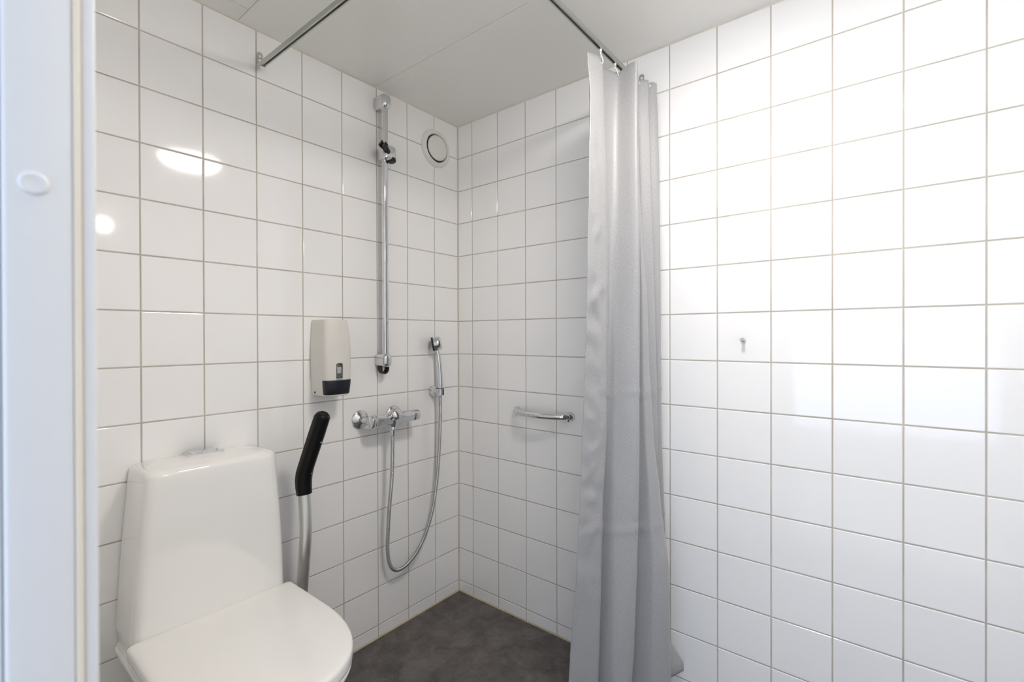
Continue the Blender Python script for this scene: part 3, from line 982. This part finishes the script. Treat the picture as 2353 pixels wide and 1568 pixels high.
# ------------------------------------------------------------------ hand shower with its hose, and the wall holder
WHY, WHZ = -0.163, 0.960
t = thing('shower_holder', 'short chrome wall holder carrying the hand shower near the corner', 'shower holder', (0, WHY, WHZ))
O = (0, WHY, WHZ)
sh = MB(O)
sh.loft([[(x, WHY + r * math.cos(a), WHZ + 1.06 * r * math.sin(a)) for a in [2 * PI * k / 28 for k in range(28)]] for x, r in
         ((0.0003, 0.0225), (0.002, 0.0235), (0.020, 0.0215), (0.034, 0.0195), (0.0365, 0.0175))])
sh.build('base', 'chrome', t, smooth=40)
for s_ in (-1, 1):
    fk = MB(O)
    arc_ = [(0.0485 + 0.0145 * math.cos(a), WHY + s_ * 0.0145 * math.sin(a), WHZ) for a in [PI * (1.0 - 0.72 * k / 10) for k in range(11)]]
    fk.sweep(arc_, lambda i: [(-0.0022, -0.015), (0.0022, -0.015), (0.0022, 0.015), (-0.0022, 0.015)])
    fk.build('fork', 'chrome' if s_ < 0 else 'darkplastic', t, smooth=50)

t = thing('hand_shower', 'small chrome hand shower held near the corner with its ribbed hose hanging in a loop', 'hand shower', (0.05, WHY, WHZ))
O = (0.05, WHY, WHZ)
hp = [Vector((0.0500, WHY, 0.944)), Vector((0.0505, WHY, 0.975)), Vector((0.0515, WHY - 0.001, 1.02)), Vector((0.050, WHY - 0.003, 1.07)), Vector((0.045, WHY - 0.0055, 1.115)), Vector((0.038, WHY - 0.008, 1.150))]
hpath = crom(hp, 6)
rr_ = lambda i: 0.0100 if i < 6 else (0.0112 - 0.0025 * (i - 6) / (len(hpath) - 6))
MB(O).tube(hpath, rr_, n=20, up=(0, 1, 0)).build('handle', 'chrome', t, smooth=50)
MB(O).torus(hpath[6], (0, 0, 1), 0.0112, 0.0012, 24, 8).build('collar', 'darkplastic', t, smooth=179)
hc = Vector((0.038, WHY - 0.012, 1.172))
hax = Vector((-0.66, -0.73, -0.17)).normalized()      # spray face turned to the wall
hdm = MB(O)
hdm.lathe(hc - hax * 0.015, hax, [(-0.008, 0.004), (-0.0072, 0.020), (-0.005, 0.0265), (-0.001, 0.0298), (0.014, 0.0305), (0.026, 0.0315), (0.0265, 0.0300)], n=36)
head = hdm.build('head', 'chrome', t, smooth=40)
MB(O).lathe(hc + hax * 0.0114, hax, [(0, 0.0312), (0.005, 0.0308), (0.0078, 0.0285), (0.0083, 0.001)], n=36).build('spray_face', 'darkplastic', head, smooth=40)
pts = [HOSE_TOP, (0.0730, -0.4380, 0.765), (0.0700, -0.4395, 0.650), (0.0640, -0.4465, 0.540), (0.0560, -0.4480, 0.440), (0.0480, -0.4450, 0.365), (0.0430, -0.4310, 0.300),
       (0.0400, -0.4050, 0.266), (0.0380, -0.3680, 0.257), (0.0370, -0.3250, 0.270), (0.0370, -0.2800, 0.303), (0.0380, -0.2380, 0.360), (0.0400, -0.2020, 0.450), (0.0430, -0.1810, 0.560), (0.0460, -0.1690, 0.690), (0.0490, -0.1635, 0.820),
       (0.0500, WHY, 0.905), (0.0500, WHY, 0.948)]
raw = crom(pts, 14)
# resample evenly so that the ribs are regular
L_ = [0]
for a, b in zip(raw[:-1], raw[1:]):
    L_.append(L_[-1] + (b - a).length)
pitch_ = 0.0042
cnt = int(L_[-1] / (pitch_ / 4))
res_, k = [], 0
for i in range(cnt + 1):
    s = L_[-1] * i / cnt
    while k < len(L_) - 2 and L_[k + 1] < s:
        k += 1
    f = (s - L_[k]) / max(1e-9, L_[k + 1] - L_[k])
    res_.append(raw[k].lerp(raw[k + 1], f))
rib = (0.0060, 0.0075, 0.0079, 0.0075)
MB(O).tube(res_, lambda i: rib[i % 4], n=12, up=(1, 0, 0)).build('hose', 'hose', t, smooth=179)

# ------------------------------------------------------------------ air valve
VY, VZ = -0.141, 2.046
t = thing('air_valve', 'round cream-white exhaust air valve high on the left wall beside the corner', 'air vent', (0, VY, VZ))
O = (0, VY, VZ)
MB(O).lathe((0.0002, VY, VZ), (1, 0, 0), [(0.0, 0.0825), (0.003, 0.0830), (0.007, 0.0815), (0.012, 0.0755), (0.0150, 0.0690), (0.0148, 0.0655), (0.0130, 0.0628), (0.009, 0.0612), (0.004, 0.0605), (0.0012, 0.0600)], n=64, cap1=False).build('outer_ring', 'vent', t, smooth=50)
MB(O).lathe((0.0004, VY, VZ), (1, 0, 0), [(0, 0.0598), (0.0012, 0.0598)], n=48).build('duct_shade_disc', 'vent_shade', t, smooth=40)  # flat dark disc painted as the shaded depth behind the valve gap
MB(O).lathe((0.0016, VY, VZ), (1, 0, 0), [(0.0, 0.012), (0.012, 0.012), (0.0060, 0.0500), (0.0080, 0.0545), (0.0110, 0.0555), (0.0150, 0.0545), (0.0172, 0.0515), (0.0190, 0.0440), (0.0198, 0.030), (0.0202, 0.002)], n=64).build('valve_disc', 'vent', t, smooth=50)

# ------------------------------------------------------------------ grab bar
GZ = 0.888
t = thing('grab_bar', 'short bowed chrome grab bar on the right wall beside the curtain', 'grab bar', (0.48, 0, GZ))
O = (0.48, 0, GZ)
gx0, gx1 = 0.352, 0.618
gpth = [(gx0, -0.0025, GZ), (gx0 + 0.004, -0.014, GZ), (gx0 + 0.018, -0.030, GZ)]
for k in range(1, 16):
    f = k / 16
    gpth.append((gx0 + 0.030 + (gx1 - gx0 - 0.060) * f, -0.038 - 0.022 * math.sin(PI * f), GZ))
gpth += [(gx1 - 0.018, -0.030, GZ), (gx1 - 0.004, -0.014, GZ), (gx1, -0.0025, GZ)]
gpth = crom(gpth, 4)
MB(O).tube(gpth, lambda i: 0.0122, n=20).build('bar', 'chrome', t, smooth=179)
for x, s_ in ((gx0, 1), (gx1, -1)):
    fo = MB(O)
    fo.loft([[(x + s_ * sh_ + rx * math.cos(a), -d, GZ + rz * math.sin(a)) for a in [2 * PI * k / 28 for k in range(28)]] for d, rx, rz, sh_ in
             ((0.0003, 0.0185, 0.0172, 0.0), (0.004, 0.0180, 0.0168, 0.0005), (0.010, 0.0160, 0.0150, 0.002), (0.017, 0.0140, 0.0134, 0.005), (0.022, 0.0122, 0.0122, 0.008))])
    foot = fo.build('mounting_foot', 'chrome', t, smooth=60)
    MB(O).lathe((x + s_ * 0.004, -0.012, GZ - 0.0145), (0, 0, -1), [(0, 0.0022), (0.004, 0.0022), (0.0045, 0.0016)], n=10).build('set_screw', 'darkplastic', foot, smooth=40)

# ------------------------------------------------------------------ wall hook
t = thing('wall_hook', 'tiny chrome peg hook on a white tile of the right wall', 'hook', (1.2405, 0, 1.190))
O = (1.2405, 0, 1.190)
hkm = MB(O)
hkm.lathe((1.2405, -0.0002, 1.190), (0, -1, 0), [(0, 0.0062), (0.007, 0.0062), (0.0085, 0.0058), (0.0095, 0.0042), (0.015, 0.0040), (0.0165, 0.0050), (0.0178, 0.0055), (0.0248, 0.0055), (0.0255, 0.0049)], n=28)
hkm.build('peg', 'chrome', t, smooth=40)
